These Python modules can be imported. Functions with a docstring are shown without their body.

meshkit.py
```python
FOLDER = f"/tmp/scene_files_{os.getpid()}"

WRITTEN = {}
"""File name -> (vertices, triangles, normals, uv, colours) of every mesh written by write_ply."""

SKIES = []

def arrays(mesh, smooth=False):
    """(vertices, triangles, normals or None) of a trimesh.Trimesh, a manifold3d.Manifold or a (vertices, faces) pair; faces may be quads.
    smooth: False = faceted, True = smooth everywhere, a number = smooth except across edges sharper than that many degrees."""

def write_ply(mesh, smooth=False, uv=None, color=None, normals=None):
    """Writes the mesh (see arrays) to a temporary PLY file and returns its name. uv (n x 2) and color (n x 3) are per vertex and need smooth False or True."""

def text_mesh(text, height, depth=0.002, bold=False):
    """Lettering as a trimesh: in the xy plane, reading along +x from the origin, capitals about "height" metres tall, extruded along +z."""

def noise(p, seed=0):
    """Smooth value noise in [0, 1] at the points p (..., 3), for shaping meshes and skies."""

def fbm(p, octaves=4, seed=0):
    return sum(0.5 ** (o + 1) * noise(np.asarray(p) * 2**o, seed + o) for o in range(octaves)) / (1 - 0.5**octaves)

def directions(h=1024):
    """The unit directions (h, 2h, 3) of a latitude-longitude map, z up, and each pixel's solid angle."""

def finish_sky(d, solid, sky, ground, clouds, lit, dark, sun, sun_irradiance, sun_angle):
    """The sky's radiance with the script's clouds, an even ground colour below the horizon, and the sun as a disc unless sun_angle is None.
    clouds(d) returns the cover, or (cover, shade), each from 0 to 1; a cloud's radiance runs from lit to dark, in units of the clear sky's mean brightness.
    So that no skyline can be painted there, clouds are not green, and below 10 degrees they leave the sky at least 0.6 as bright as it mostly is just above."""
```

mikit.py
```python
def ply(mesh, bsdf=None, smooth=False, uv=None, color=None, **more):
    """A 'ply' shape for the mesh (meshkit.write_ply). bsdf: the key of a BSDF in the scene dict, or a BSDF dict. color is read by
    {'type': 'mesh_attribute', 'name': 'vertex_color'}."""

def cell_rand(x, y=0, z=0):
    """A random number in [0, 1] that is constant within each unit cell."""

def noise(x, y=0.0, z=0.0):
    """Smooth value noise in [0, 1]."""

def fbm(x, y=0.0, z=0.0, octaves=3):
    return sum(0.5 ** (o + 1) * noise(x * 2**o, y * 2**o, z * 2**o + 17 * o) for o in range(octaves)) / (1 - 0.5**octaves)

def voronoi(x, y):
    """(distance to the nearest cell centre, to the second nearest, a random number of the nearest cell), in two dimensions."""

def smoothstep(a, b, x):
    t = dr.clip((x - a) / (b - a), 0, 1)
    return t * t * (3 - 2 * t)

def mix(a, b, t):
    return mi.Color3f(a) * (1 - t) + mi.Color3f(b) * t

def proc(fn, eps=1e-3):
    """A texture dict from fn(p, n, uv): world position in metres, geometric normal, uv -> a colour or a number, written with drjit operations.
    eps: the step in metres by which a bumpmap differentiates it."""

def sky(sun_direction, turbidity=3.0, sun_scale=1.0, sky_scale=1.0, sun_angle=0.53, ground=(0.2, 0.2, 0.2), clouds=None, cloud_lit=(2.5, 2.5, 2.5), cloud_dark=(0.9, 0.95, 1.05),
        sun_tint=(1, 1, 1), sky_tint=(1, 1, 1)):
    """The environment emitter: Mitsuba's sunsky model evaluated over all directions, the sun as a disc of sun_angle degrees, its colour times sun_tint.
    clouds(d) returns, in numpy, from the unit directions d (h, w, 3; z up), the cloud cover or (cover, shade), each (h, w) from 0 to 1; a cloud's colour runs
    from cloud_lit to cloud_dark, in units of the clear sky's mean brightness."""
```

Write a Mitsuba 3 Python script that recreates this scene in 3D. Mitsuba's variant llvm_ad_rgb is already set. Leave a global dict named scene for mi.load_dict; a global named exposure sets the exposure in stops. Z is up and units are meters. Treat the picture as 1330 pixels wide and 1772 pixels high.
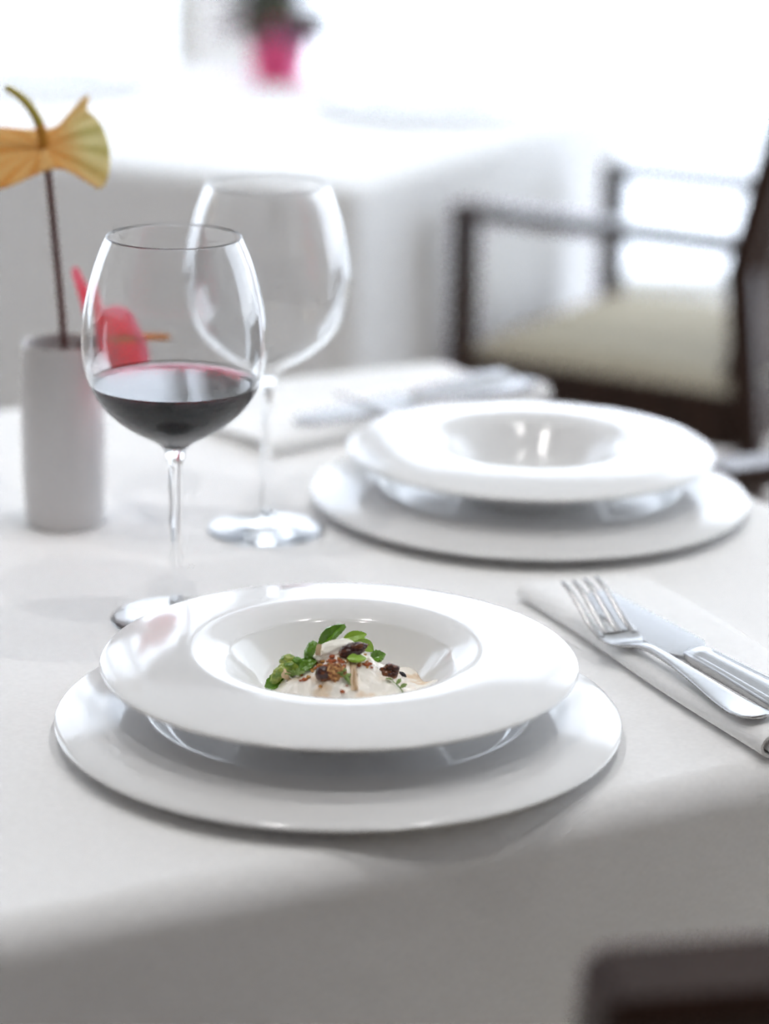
import math
import numpy as np
import drjit as dr
import mitsuba as mi
import trimesh
import shapely.geometry as sg
from scipy.spatial import Delaunay
import mikit
import meshkit
from mikit import proc, noise, fbm, smoothstep, mix

T = mi.ScalarTransform4f
scene, labels = {}, {}
ZT = 0.74                      # height of the laid table

# ------------------------------------------------------------------ camera, sky, lamps, exposure
F, PITCH, ROLL, CAMH = 4400.75, 0.296808, 0.018680, 0.555894 + ZT
fw = np.array([0, math.cos(PITCH), -math.sin(PITCH)])
up0 = np.cross([1.0, 0, 0], fw)
up = -math.sin(ROLL) * np.array([1.0, 0, 0]) + math.cos(ROLL) * up0
eye = np.array([0, 0, CAMH])
scene['camera'] = {'type': 'thinlens', 'fov': math.degrees(2 * math.atan(665 / F)), 'fov_axis': 'x',
                   'aperture_radius': 0.0150, 'focus_distance': 1.50, 'near_clip': 0.05, 'far_clip': 100.0,
                   'to_world': T().look_at(origin=eye.tolist(), target=(eye + fw).tolist(), up=up.tolist())}
scene['sky'] = mikit.sky((0.5, 0.6, 0.62), turbidity=6.0, sun_scale=0.0, sky_scale=1.0, ground=(0.75, 0.75, 0.74),
                         clouds=lambda d: (np.full(d.shape[:2], 0.92), np.zeros(d.shape[:2])),
                         cloud_lit=(1.14, 1.26, 1.44), cloud_dark=(1.0, 1.0, 1.05))
exposure = 4.26


def rgb(*c):
    return {'type': 'rgb', 'value': list(c)}


# ------------------------------------------------------------------ materials
def pr(c, rough=0.5, spec=0.5, metal=0.0, **k):
    return {'type': 'twosided', 'b': {'type': 'principled', 'base_color': c if isinstance(c, dict) else rgb(*c), 'roughness': rough, 'specular': spec, 'metallic': metal, **k}}


def weave(p, n, uv):
    a = 2 * math.pi / 0.0011
    s = 0.5 + 0.25 * dr.sin(p.x * a + p.z * 0.6 * a) + 0.25 * dr.sin(p.y * a + p.z * 0.8 * a)
    return s * 0.00010 + 0.0006 * fbm(p.x * 55, p.y * 55, p.z * 55, 3)


def cloth_tone(p, n, uv):
    g = fbm(p.x * 420, p.y * 420, p.z * 420, 3)
    return mix((0.76, 0.755, 0.75), (0.83, 0.825, 0.82), g)


def wood_tone(p, n, uv):
    g = fbm(p.x * 30 + p.z * 6, p.y * 30 + p.z * 4, p.z * 9, 3)
    return mix((0.016, 0.006, 0.004), (0.036, 0.014, 0.008), g)


def seat_tone(p, n, uv):
    return mix((0.42, 0.385, 0.29), (0.50, 0.46, 0.36), fbm(p.x * 260, p.y * 260, p.z * 260, 2))


def floor_tone(p, n, uv):
    return mix((0.28, 0.24, 0.20), (0.37, 0.32, 0.27), fbm(p.x * 3, p.y * 40, 0.0, 3))


def cheese_tone(p, n, uv):
    g = fbm(p.x * 90, p.y * 90, p.z * 90, 3)
    return mix(mi.Color3f(0.82, 0.775, 0.70), mi.Color3f(0.70, 0.54, 0.38), smoothstep(0.50, 0.72, g))


def green_tone(p, n, uv):
    g = fbm(p.x * 260, p.y * 260, p.z * 260, 3)
    return mix((0.10, 0.20, 0.015), (0.36, 0.42, 0.08), smoothstep(0.3, 0.75, g))


def raisin_tone(p, n, uv):
    g = fbm(p.x * 420, p.y * 420, p.z * 420, 3)
    return mix((0.035, 0.007, 0.006), (0.20, 0.065, 0.020), smoothstep(0.42, 0.75, g))


def mushroom_tone(p, n, uv):
    g = noise(p.x * 1500, p.y * 120, p.z * 120)
    return mix((0.70, 0.55, 0.38), (0.36, 0.20, 0.08), smoothstep(0.25, 0.75, g))


def toast_tone(p, n, uv):
    return mix((0.20, 0.05, 0.015), (0.60, 0.33, 0.12), smoothstep(0.35, 0.7, fbm(p.x * 700, p.y * 700, p.z * 700, 2)))


def spathe_tone(p, n, uv):      # uv.x: from the heart of the flower to its margin; uv.y: around it
    v = dr.abs(dr.sin(uv.y * 2 * math.pi * 9.0))
    base = mix((0.74, 0.40, 0.11), (0.80, 0.55, 0.24), smoothstep(0.1, 0.9, v))
    right = dr.exp(-dr.square((uv.y - 0.42) / 0.14))
    edge = mix((0.62, 0.58, 0.26), (0.80, 0.75, 0.46), smoothstep(0.2, 1.0, v))
    return base * (1 - right * smoothstep(0.2, 0.75, uv.x)) + edge * (right * smoothstep(0.2, 0.75, uv.x))


def pink_tone(p, n, uv):
    v = dr.abs(dr.sin(uv.y * 2 * math.pi * 7.0))
    return mix((0.93, 0.10, 0.14), (0.95, 0.42, 0.52), smoothstep(0.55, 1.0, uv.x) * 0.8 + 0.2 * v)


scene.update({
    'mat_cloth': {'type': 'twosided', 'b': {'type': 'bumpmap', 'arbitrary': proc(weave, 2e-4), 'scale': 1.0,
                                            'bsdf': {'type': 'principled', 'base_color': proc(cloth_tone), 'roughness': 0.75, 'specular': 0.3, 'sheen': 0.15}}},
    'mat_porcelain': {'type': 'twosided', 'b': {'type': 'roughplastic', 'distribution': 'ggx', 'alpha': 0.014, 'int_ior': 1.54, 'nonlinear': True,
                                                'diffuse_reflectance': rgb(0.90, 0.90, 0.90)}},
    'mat_vase': {'type': 'twosided', 'b': {'type': 'roughplastic', 'distribution': 'ggx', 'alpha': 0.06, 'int_ior': 1.6,
                                           'diffuse_reflectance': rgb(0.68, 0.66, 0.66)}},
    'mat_glass': {'type': 'dielectric', 'int_ior': 1.5, 'ext_ior': 1.0},
    'mat_wine_side': {'type': 'dielectric', 'int_ior': 1.345, 'ext_ior': 1.5},
    'mat_wine_top': {'type': 'dielectric', 'int_ior': 1.345, 'ext_ior': 1.0},
    'mat_pane': {'type': 'thindielectric', 'int_ior': 1.5},
    'mat_steel': {'type': 'twosided', 'b': {'type': 'roughconductor', 'distribution': 'ggx', 'alpha': 0.09, 'eta': 0.0, 'k': 1.0, 'specular_reflectance': rgb(0.50, 0.50, 0.50)}},
    'mat_wood': {'type': 'twosided', 'b': {'type': 'principled', 'base_color': proc(wood_tone), 'roughness': 0.24, 'specular': 0.38}},
    'mat_seat': pr(proc(seat_tone), 0.8, 0.3, sheen=0.3),
    'mat_floor': pr(proc(floor_tone), 0.45, 0.4),
    'mat_wall': pr((0.90, 0.89, 0.87), 0.9, 0.2),
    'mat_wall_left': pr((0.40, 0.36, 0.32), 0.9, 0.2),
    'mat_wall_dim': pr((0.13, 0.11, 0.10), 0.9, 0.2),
    'mat_ceiling': pr((0.72, 0.71, 0.69), 0.95, 0.2),
    'mat_frame': pr((0.62, 0.62, 0.58), 0.5, 0.4),
    'mat_cheese': pr(proc(cheese_tone), 0.33, 0.5, clearcoat=0.5, clearcoat_gloss=0.8),
    'mat_cream': pr((0.82, 0.79, 0.71), 0.4, 0.5, clearcoat=0.3, clearcoat_gloss=0.8),
    'mat_green': pr(proc(green_tone), 0.3, 0.5, clearcoat=0.6, clearcoat_gloss=0.9),
    'mat_leaf': pr((0.11, 0.25, 0.018), 0.3, 0.5, clearcoat=0.5, clearcoat_gloss=0.9),
    'mat_leaf_bright': pr((0.24, 0.42, 0.028), 0.35, 0.5, clearcoat=0.4, clearcoat_gloss=0.9),
    'mat_herb': pr((0.17, 0.26, 0.06), 0.5, 0.4),
    'mat_raisin': pr(proc(raisin_tone), 0.20, 0.5, clearcoat=0.3, clearcoat_gloss=0.95),
    'mat_crumb': pr((0.36, 0.085, 0.022), 0.6, 0.4),
    'mat_crumb_gold': pr((0.46, 0.23, 0.06), 0.6, 0.4),
    'mat_salt': pr((0.95, 0.95, 0.95), 0.3, 0.5),
    'mat_mushroom': pr(proc(mushroom_tone), 0.4, 0.5),
    'mat_tan': pr((0.58, 0.44, 0.27), 0.5, 0.4),
    'mat_toast': pr(proc(toast_tone), 0.55, 0.4),
    'mat_char': pr((0.012, 0.010, 0.012), 0.5, 0.4),
    'mat_spathe': {'type': 'principledthin', 'base_color': proc(spathe_tone), 'roughness': 0.4, 'diff_trans': 0.9, 'eta': 1.4},
    'mat_pink': {'type': 'principledthin', 'base_color': proc(pink_tone), 'roughness': 0.35, 'diff_trans': 0.9, 'eta': 1.4},
    'mat_spadix': pr((0.40, 0.33, 0.045), 0.6, 0.4),
    'mat_spadix_base': pr((0.50, 0.24, 0.03), 0.6, 0.4),
    'mat_spadix_orange': pr((0.66, 0.27, 0.08), 0.6, 0.4),
    'mat_stem': pr((0.085, 0.022, 0.014), 0.45, 0.5),
    'mat_wrap': pr((0.62, 0.045, 0.16), 0.4, 0.5),
    'mat_wrap_light': pr((0.74, 0.20, 0.40), 0.35, 0.5),
    'mat_soil': pr((0.05, 0.03, 0.02), 0.9, 0.2),
    'mat_foliage': pr((0.035, 0.06, 0.025), 0.4, 0.5),
    'mat_foliage_pale': pr((0.12, 0.15, 0.08), 0.4, 0.5),
    'mat_bloom': pr((0.22, 0.10, 0.16), 0.5, 0.4),
    'mat_lamp_ring': pr((0.75, 0.75, 0.75), 0.3, 0.5),
})


# ------------------------------------------------------------------ helpers
def put(key, mesh, mat, smooth=40, to=None, uv=None, **k):
    d = mikit.ply(mesh, mat, smooth=smooth, uv=uv, **k)
    if to is not None:
        d['to_world'] = T(to.tolist())
    scene[key] = d
    return d


def tag(key, label=None, cat=None, group=None, kind=None):
    d = {}
    for k, v in (('label', label), ('category', cat), ('group', group), ('kind', kind)):
        if v:
            d[k] = v
    labels[key] = d


def num(name):
    if not any(k == name or k.startswith(name + '__') for k in scene):
        return name
    i = 1
    while any(k == f'{name}_{i:03d}' or k.startswith(f'{name}_{i:03d}__') for k in scene):
        i += 1
    return f'{name}_{i:03d}'


def part(thing, name, mesh, mat, smooth=40, to=None, **k):
    key = thing + '__' + name
    base, i = key, 1
    while key in scene:
        key = f'{base}_{i:03d}'
        i += 1
    put(key, mesh, mat, smooth, to, **k)
    return key


def mat4(x=0, y=0, z=0, rz=0.0):
    c, s = math.cos(rz), math.sin(rz)
    return np.array([[c, -s, 0, x], [s, c, 0, y], [0, 0, 1, z], [0, 0, 0, 1.0]])


def tm(v, f):
    return trimesh.Trimesh(np.asarray(v, float), np.asarray(f, int), process=False)


def grid_faces(n, m, wrap=False):
    f = []
    mm = m if wrap else m - 1
    for i in range(n - 1):
        for j in range(mm):
            a, b = i * m + j, i * m + (j + 1) % m
            f += [[a, b, b + m], [a, b + m, a + m]]
    return np.array(f)


def chaikin(p, n=3, closed=False):
    p = np.asarray(p, float)
    for _ in range(n):
        a = p if closed else p[:-1]
        b = np.roll(p, -1, 0) if closed else p[1:]
        q = np.empty((2 * len(a), p.shape[1]))
        q[0::2], q[1::2] = 0.75 * a + 0.25 * b, 0.25 * a + 0.75 * b
        p = q if closed else np.vstack([p[:1], q, p[-1:]])
    return p


def lathe(profile, n=128, smooth_n=3):
    """profile (r, z), the outside on the right-hand side of its direction."""
    p = chaikin(profile, smooth_n) if smooth_n else np.asarray(profile, float)
    a = np.linspace(0, 2 * np.pi, n, endpoint=False)
    v = np.stack([np.outer(p[:, 0], np.cos(a)), np.outer(p[:, 0], np.sin(a)), np.repeat(p[:, 1:2], n, 1)], -1).reshape(-1, 3)
    m = tm(v, grid_faces(len(p), n, True))
    m.merge_vertices(digits_vertex=8)
    m.update_faces(m.nondegenerate_faces(height=1e-12))
    return m


def tube(path, radius, n=12, caps=True):
    path = np.asarray(path, float)
    r = np.broadcast_to(radius, len(path))
    t = np.gradient(path, axis=0)
    t /= np.linalg.norm(t, axis=1, keepdims=True)
    ref = np.array([0, 0, 1.0]) if abs(t[0][2]) < 0.9 else np.array([1.0, 0, 0])
    rings = []
    for k in range(len(path)):
        ref = ref - t[k] * (ref @ t[k])
        ref /= np.linalg.norm(ref)
        b = np.cross(t[k], ref)
        a = np.linspace(0, 2 * np.pi, n, endpoint=False)[:, None]
        rings.append(path[k] + r[k] * (np.cos(a) * ref + np.sin(a) * b))
    v = np.vstack(rings)
    f = grid_faces(len(path), n, True)
    if caps:
        v = np.vstack([v, path[:1], path[-1:]])
        i, e = len(v) - 2, (len(path) - 1) * n
        f = np.vstack([f, [[i, (j + 1) % n, j] for j in range(n)], [[i + 1, e + j, e + (j + 1) % n] for j in range(n)]])
    return tm(v, f)


def spline(pts, n):
    from scipy.interpolate import CubicSpline
    p = np.asarray(pts, float)
    t = np.r_[0, np.cumsum(np.linalg.norm(np.diff(p[:, :3], axis=0), axis=1))]
    return CubicSpline(t, p)(np.linspace(0, t[-1], n))


def rbox(sx, sy, sz, r=0.003, at=(0, 0, 0)):
    """A box with chamfered edges, centred on at."""
    pts = []
    for x in (-1, 1):
        for y in (-1, 1):
            for z in (-1, 1):
                h = np.array([sx, sy, sz]) / 2
                for k in range(3):
                    q = h - r
                    q[k] = h[k]
                    pts.append(q * [x, y, z])
    m = trimesh.convex.convex_hull(np.array(pts))
    m.apply_translation(at)
    return m


def beam(a, b, w, d, r=0.003, side=(0, 1, 0)):
    """A chamfered bar from a to b; w across along side, d along the third direction."""
    a, b = np.asarray(a, float), np.asarray(b, float)
    z = (b - a) / np.linalg.norm(b - a)
    y = np.asarray(side, float)
    y = y - z * (y @ z)
    y /= np.linalg.norm(y)
    m = rbox(d, w, np.linalg.norm(b - a), r)
    M = np.eye(4)
    M[:3, 0], M[:3, 1], M[:3, 2], M[:3, 3] = np.cross(y, z), y, z, (a + b) / 2
    m.apply_transform(M)
    return m


def solidify(v, f, th, smooth_normals=True):
    m = tm(v, f)
    n = np.zeros_like(m.vertices)
    fn = np.cross(v[f[:, 1]] - v[f[:, 0]], v[f[:, 2]] - v[f[:, 0]])
    for k in range(3):
        np.add.at(n, f[:, k], fn)
    n /= np.maximum(np.linalg.norm(n, axis=1, keepdims=True), 1e-12)
    N = len(v)
    e = np.vstack([f[:, [0, 1]], f[:, [1, 2]], f[:, [2, 0]]])
    key = {}
    for a, b in e:
        key[(a, b)] = 1
    border = [(a, b) for a, b in key if (b, a) not in key]
    side = [[a, N + a, N + b] for a, b in border] + [[a, N + b, b] for a, b in border]
    return np.vstack([v + n * th / 2, v - n * th / 2]), np.vstack([f, f[:, ::-1] + N, np.array(side)])


def blob(seed, r=(1, 1, 1), amp=0.15, freq=2.0, sub=3):
    m = trimesh.creation.icosphere(subdivisions=sub)
    d = meshkit.fbm(m.vertices * freq + seed * 7.3, 3, seed) - 0.5
    m.vertices = m.vertices * (1 + amp * 2 * d[:, None]) * np.asarray(r)
    return m


def moved(m, at=(0, 0, 0), rx=0, ry=0, rz=0):
    m = m.copy()
    R = trimesh.transformations.euler_matrix(rx, ry, rz)
    R[:3, 3] = at
    m.apply_transform(R)
    return m


def joined(*ms):
    return trimesh.util.concatenate(list(ms))


# ------------------------------------------------------------------ the room
XL, XR, YB, YF, ZC = -2.6, 2.6, 5.8, -2.2, 3.2
put('floor', rbox(XR - XL + 0.4, YB - YF + 0.4, 0.1, 0.002, (0, (YB + YF) / 2, -0.05)), 'mat_floor', False)
tag('floor', 'pale wood floor under the tables', kind='structure')
put('ceiling', rbox(XR - XL + 0.4, YB - YF + 0.4, 0.1, 0.002, (0, (YB + YF) / 2, ZC + 0.05)), 'mat_ceiling', False)
tag('ceiling', 'white ceiling', kind='structure')
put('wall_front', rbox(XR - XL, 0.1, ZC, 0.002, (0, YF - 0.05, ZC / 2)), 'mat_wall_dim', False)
tag('wall_front', 'beige wall behind the camera', kind='structure')


def wall_openings(key, axis, at, lo, hi, holes, mat, label):
    """A wall in the plane axis = at, from lo to hi, with rectangular openings (a, b, z0, z1)."""
    shape = sg.box(lo, 0, hi, ZC)
    for a, b, z0, z1 in holes:
        shape = shape.difference(sg.box(a, z0, b, z1))
    ms = [trimesh.creation.extrude_polygon(g, 0.14, engine='earcut') for g in getattr(shape, 'geoms', [shape])]
    m = joined(*ms)
    v = m.vertices.copy()
    if axis == 'y':
        m.vertices = np.stack([v[:, 0], at + v[:, 2], v[:, 1]], 1)
    else:
        m.vertices = np.stack([at + v[:, 2], v[:, 0], v[:, 1]], 1)
    put(key, m, mat, False)
    tag(key, label, kind='structure')


WIN = 0


def window(axis, at, a, b, z0, z1, mull, label):
    global WIN
    WIN += 1
    key = f'window_{WIN}'

    def P(lo, hi, zl, zh, t):
        c, s = (lo + hi) / 2, hi - lo
        return rbox(s, t, zh - zl, 0.002, (c, at + 0.06, (zl + zh) / 2)) if axis == 'y' else rbox(t, s, zh - zl, 0.002, (at + 0.06, c, (zl + zh) / 2))
    w = 0.05
    put(key + '__frame', joined(P(a, a + w, z0, z1, .06), P(b - w, b, z0, z1, .06), P(a + w, b - w, z0, z0 + w, .06), P(a + w, b - w, z1 - w, z1, .06),
                                *[P(m - w / 2, m + w / 2, z0 + w, z1 - w, .05) for m in mull]), 'mat_frame', False)
    q = np.array([[a, z0], [b, z0], [b, z1], [a, z1]])
    xs = [a] + list(mull) + [b]
    for i in range(len(xs) - 1):
        l, h = xs[i] + w / 2, xs[i + 1] - w / 2
        c = np.array([[l, z0 + w], [h, z0 + w], [h, z1 - w], [l, z1 - w]])
        v = np.stack([c[:, 0], np.full(4, at + 0.06), c[:, 1]], 1) if axis == 'y' else np.stack([np.full(4, at + 0.06), c[:, 0], c[:, 1]], 1)
        part(key, 'pane', tm(v, [[0, 1, 2], [0, 2, 3]]), 'mat_pane', False)
    tag(key, label, kind='structure')


wall_openings('wall_back', 'y', YB, XL - 0.2, XR + 0.2, [(-2.4, -0.455, 0.05, 3.0), (-0.33, 2.4, 0.05, 3.0)], 'mat_wall', 'white window wall at the far end')
window('y', YB, -2.4, -0.455, 0.05, 3.0, [-1.4], 'tall bright window on the left of the far wall')
window('y', YB, -0.33, 2.4, 0.05, 3.0, [1.05], 'wide bright window behind the flower pot and the far chair')
wall_openings('wall_right', 'x', XR, YF, YB, [(2.1, 5.5, 0.05, 2.5)], 'mat_wall', 'white wall on the right side')
window('x', XR, 2.1, 5.5, 0.05, 2.5, [3.8], 'window in the right wall')
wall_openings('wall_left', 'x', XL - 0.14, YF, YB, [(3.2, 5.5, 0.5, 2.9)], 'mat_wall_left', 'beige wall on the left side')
window('x', XL - 0.14, 3.2, 5.5, 0.5, 2.9, [4.35], 'window in the left wall')

for i, (x, y) in enumerate([(-0.62, 0.75), (0.55, 0.85), (-0.50, 1.75), (0.62, 1.80)]):
    k = num('ceiling_spotlight')
    part(k, 'ring', moved(lathe([(.016, .0), (.016, -.006), (.045, -.006), (.047, -.003), (.047, 0)][::-1], 32, 0), (x, y, ZC)), 'mat_lamp_ring', 30)
    d = moved(trimesh.creation.cylinder(.016, .004, sections=24), (x, y, ZC - .003))
    part(k, 'lens', d, None, False)
    scene[k + '__lens']['emitter'] = {'type': 'area', 'radiance': rgb(152, 149, 147)}
    tag(k, 'small round recessed ceiling spotlight over the tables', 'ceiling light', 'recessed ceiling spotlights')


# ------------------------------------------------------------------ tables and cloths
def cloth_mesh(side, drop, seed, fold=0.02, flare=0.02):
    """A square cloth over a square table top, corner rounding and folds; top at z = 0, centred on the origin."""
    h, rc, re = side / 2, 0.030, 0.022
    base, nrm, wgt = [], [], []
    n_e, n_c = 70, 22
    for q in range(4):
        ang = q * math.pi / 2
        c, s = math.cos(ang), math.sin(ang)
        R = np.array([[c, -s], [s, c]])
        for t in np.linspace(-1, 1, n_e, endpoint=False):
            base.append(R @ [h, t * (h - rc)])
            nrm.append(R @ [1, 0])
            wgt.append(max(0, 1 - (1 - abs(t)) * (h - rc) / 0.16))
        for a in np.linspace(0, math.pi / 2, n_c, endpoint=False):
            base.append(R @ [h - rc + rc * math.cos(a), h - rc + rc * math.sin(a)])
            nrm.append(R @ [math.cos(a), math.sin(a)])
            wgt.append(1.0)
    base, nrm, wgt = map(np.array, (base, nrm, wgt))
    arc = np.r_[0, np.cumsum(np.linalg.norm(np.diff(base, axis=0), axis=1))]
    rows = []
    for k in np.linspace(0.0, 1, 40) ** 0.7:
        xy = base * max(k, 0.002) - nrm * re * k
        rows.append(np.c_[xy, np.zeros(len(xy))])
    for a in np.linspace(0.15, math.pi / 2, 9):
        xy = base + nrm * (re * math.sin(a) - re)
        rows.append(np.c_[xy, np.full(len(xy), re * math.cos(a) - re)])
    w = wgt * wgt * (3 - 2 * wgt)
    for d in np.linspace(0.01, 1, 34):
        z = -re - d * drop
        nz = meshkit.noise(np.c_[arc * 7, np.full(len(arc), d * 1.5), np.full(len(arc), seed)], seed) - 0.5
        out = flare * d + fold * d ** 0.8 * (w * (0.9 + 1.0 * np.sin(arc * 48 + seed)) + 0.9 * nz)
        xy = base + nrm * out[:, None]
        rows.append(np.c_[xy, np.full(len(xy), z)])
    v = np.vstack(rows)
    return tm(v, grid_faces(len(rows), len(base), True))


def table(cx, cy, rot, side, drop, seed, lab_t, lab_c):
    k = num('dining_table')
    M = mat4(cx, cy, 0, rot)
    part(k, 'tabletop', rbox(side - 0.03, side - 0.03, 0.03, 0.004, (0, 0, ZT - 0.018)), 'mat_wood', 20, M)
    for sx in (-1, 1):
        for sy in (-1, 1):
            part(k, 'leg', rbox(0.055, 0.055, ZT - 0.033, 0.004, (sx * (side / 2 - .09), sy * (side / 2 - .09), (ZT - 0.033) / 2)), 'mat_wood', 20, M)
    tag(k, lab_t, 'table')
    k = num('tablecloth')
    m = cloth_mesh(side, drop, seed, *(() if seed == 3 else (0.005, 0.010)))
    m.vertices[:, 2] += ZT
    put(k, m, 'mat_cloth', True, M)
    tag(k, lab_c, 'tablecloth')


A1, S1 = 0.4974, 0.95
a1, n1 = np.array([math.cos(A1), math.sin(A1)]), np.array([-math.sin(A1), math.cos(A1)])
c1 = np.array([0.0568, 2.3233]) - S1 / 2 * a1 - S1 / 2 * n1
table(*c1, A1, S1, 0.205, 3, 'dark wooden table hidden under the near white tablecloth', 'white tablecloth laid with two plates and two wine glasses, nearest to the camera')
A2, S2 = 1.11237, 0.9586
a2, n2 = np.array([math.cos(A2), math.sin(A2)]), np.array([-math.sin(A2), math.cos(A2)])
c2 = np.array([-0.0447, 3.2293]) + S2 / 2 * (a2 + n2)
table(*c2, A2, S2, 0.40, 5, 'dark wooden table hidden under the far white tablecloth', 'white tablecloth on the far table that carries the pink flower pot')


# ------------------------------------------------------------------ chairs
def chair(x, y, z_rot, label, arms=True):
    """Front of the chair at local +x; the origin on the floor below the middle of the two front posts."""
    k = num('dining_chair')
    M = mat4(x, y, 0, z_rot) @ np.diag([0.91, 1, 1, 1])
    W = 0.222
    for s in (-1, 1):
        part(k, 'front_post', beam((0, s * W, 0), (0, s * W, 0.672 if arms else 0.44), 0.032, 0.034, 0.004), 'mat_wood', 20, M)
    for s in (-1, 1):
        pts = [(-.535, s * W, 0.0), (-.452, s * W, 0.65), (-.503, s * W, 0.846)]
        low = beam(pts[0], pts[1], 0.030, 0.042, 0.004)
        high = beam((-.449, s * W, 0.63), pts[2], 0.030, 0.040, 0.004)
        part(k, 'rear_post', joined(low, high), 'mat_wood', 20, M)
    for s in (-1, 1) if arms else ():
        part(k, 'armrest', rbox(0.485, 0.046, 0.020, 0.005, (-.226, s * W, 0.678)), 'mat_wood', 20, M)
    part(k, 'seat_rail', joined(rbox(0.44, 0.022, 0.078, 0.003, (-.235, W - .002, .441)), rbox(0.44, 0.022, 0.075, 0.003, (-.235, -W + .002, .441)),
                                rbox(0.024, 2 * W - .04, 0.075, 0.003, (-.004, 0, .441)), rbox(0.024, 2 * W - .04, 0.075, 0.003, (-.462, 0, .441))), 'mat_wood', 20, M)
    g = np.linspace(-1, 1, 25)
    X, Y = np.meshgrid(g, g, indexing='ij')
    e = (1 - np.abs(X) ** 8) * (1 - np.abs(Y) ** 8)
    top = np.stack([-.232 + X * .222, Y * (W + 0.006),   .481 + .020 * e ** 0.35 + .012 * (1 - X ** 2) * (1 - Y ** 2)], -1).reshape(-1, 3)
    v, f = top, grid_faces(25, 25)
    bot = top.copy()
    bot[:, 2] = .4805
    cush = trimesh.Trimesh(np.vstack([top, bot]), np.vstack([f, f[:, ::-1] + len(top)]), process=False)
    part(k, 'seat_cushion', cush, 'mat_seat', 60, M)
    labels[k + '__seat_cushion'] = {'label': 'beige fabric seat cushion'}
    part(k, 'top_rail', moved(rbox(0.046, 2 * W + 0.030, 0.040, 0.007), (-.503, 0, .842), ry=-.21), 'mat_wood', 20, M)
    part(k, 'backrest', moved(rbox(0.034, 2 * W - 0.028, 0.40, 0.010), (-.466, 0, .640), ry=-.21), 'mat_wood', 20, M)
    tag(k, label, 'chair')
    return k


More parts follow.
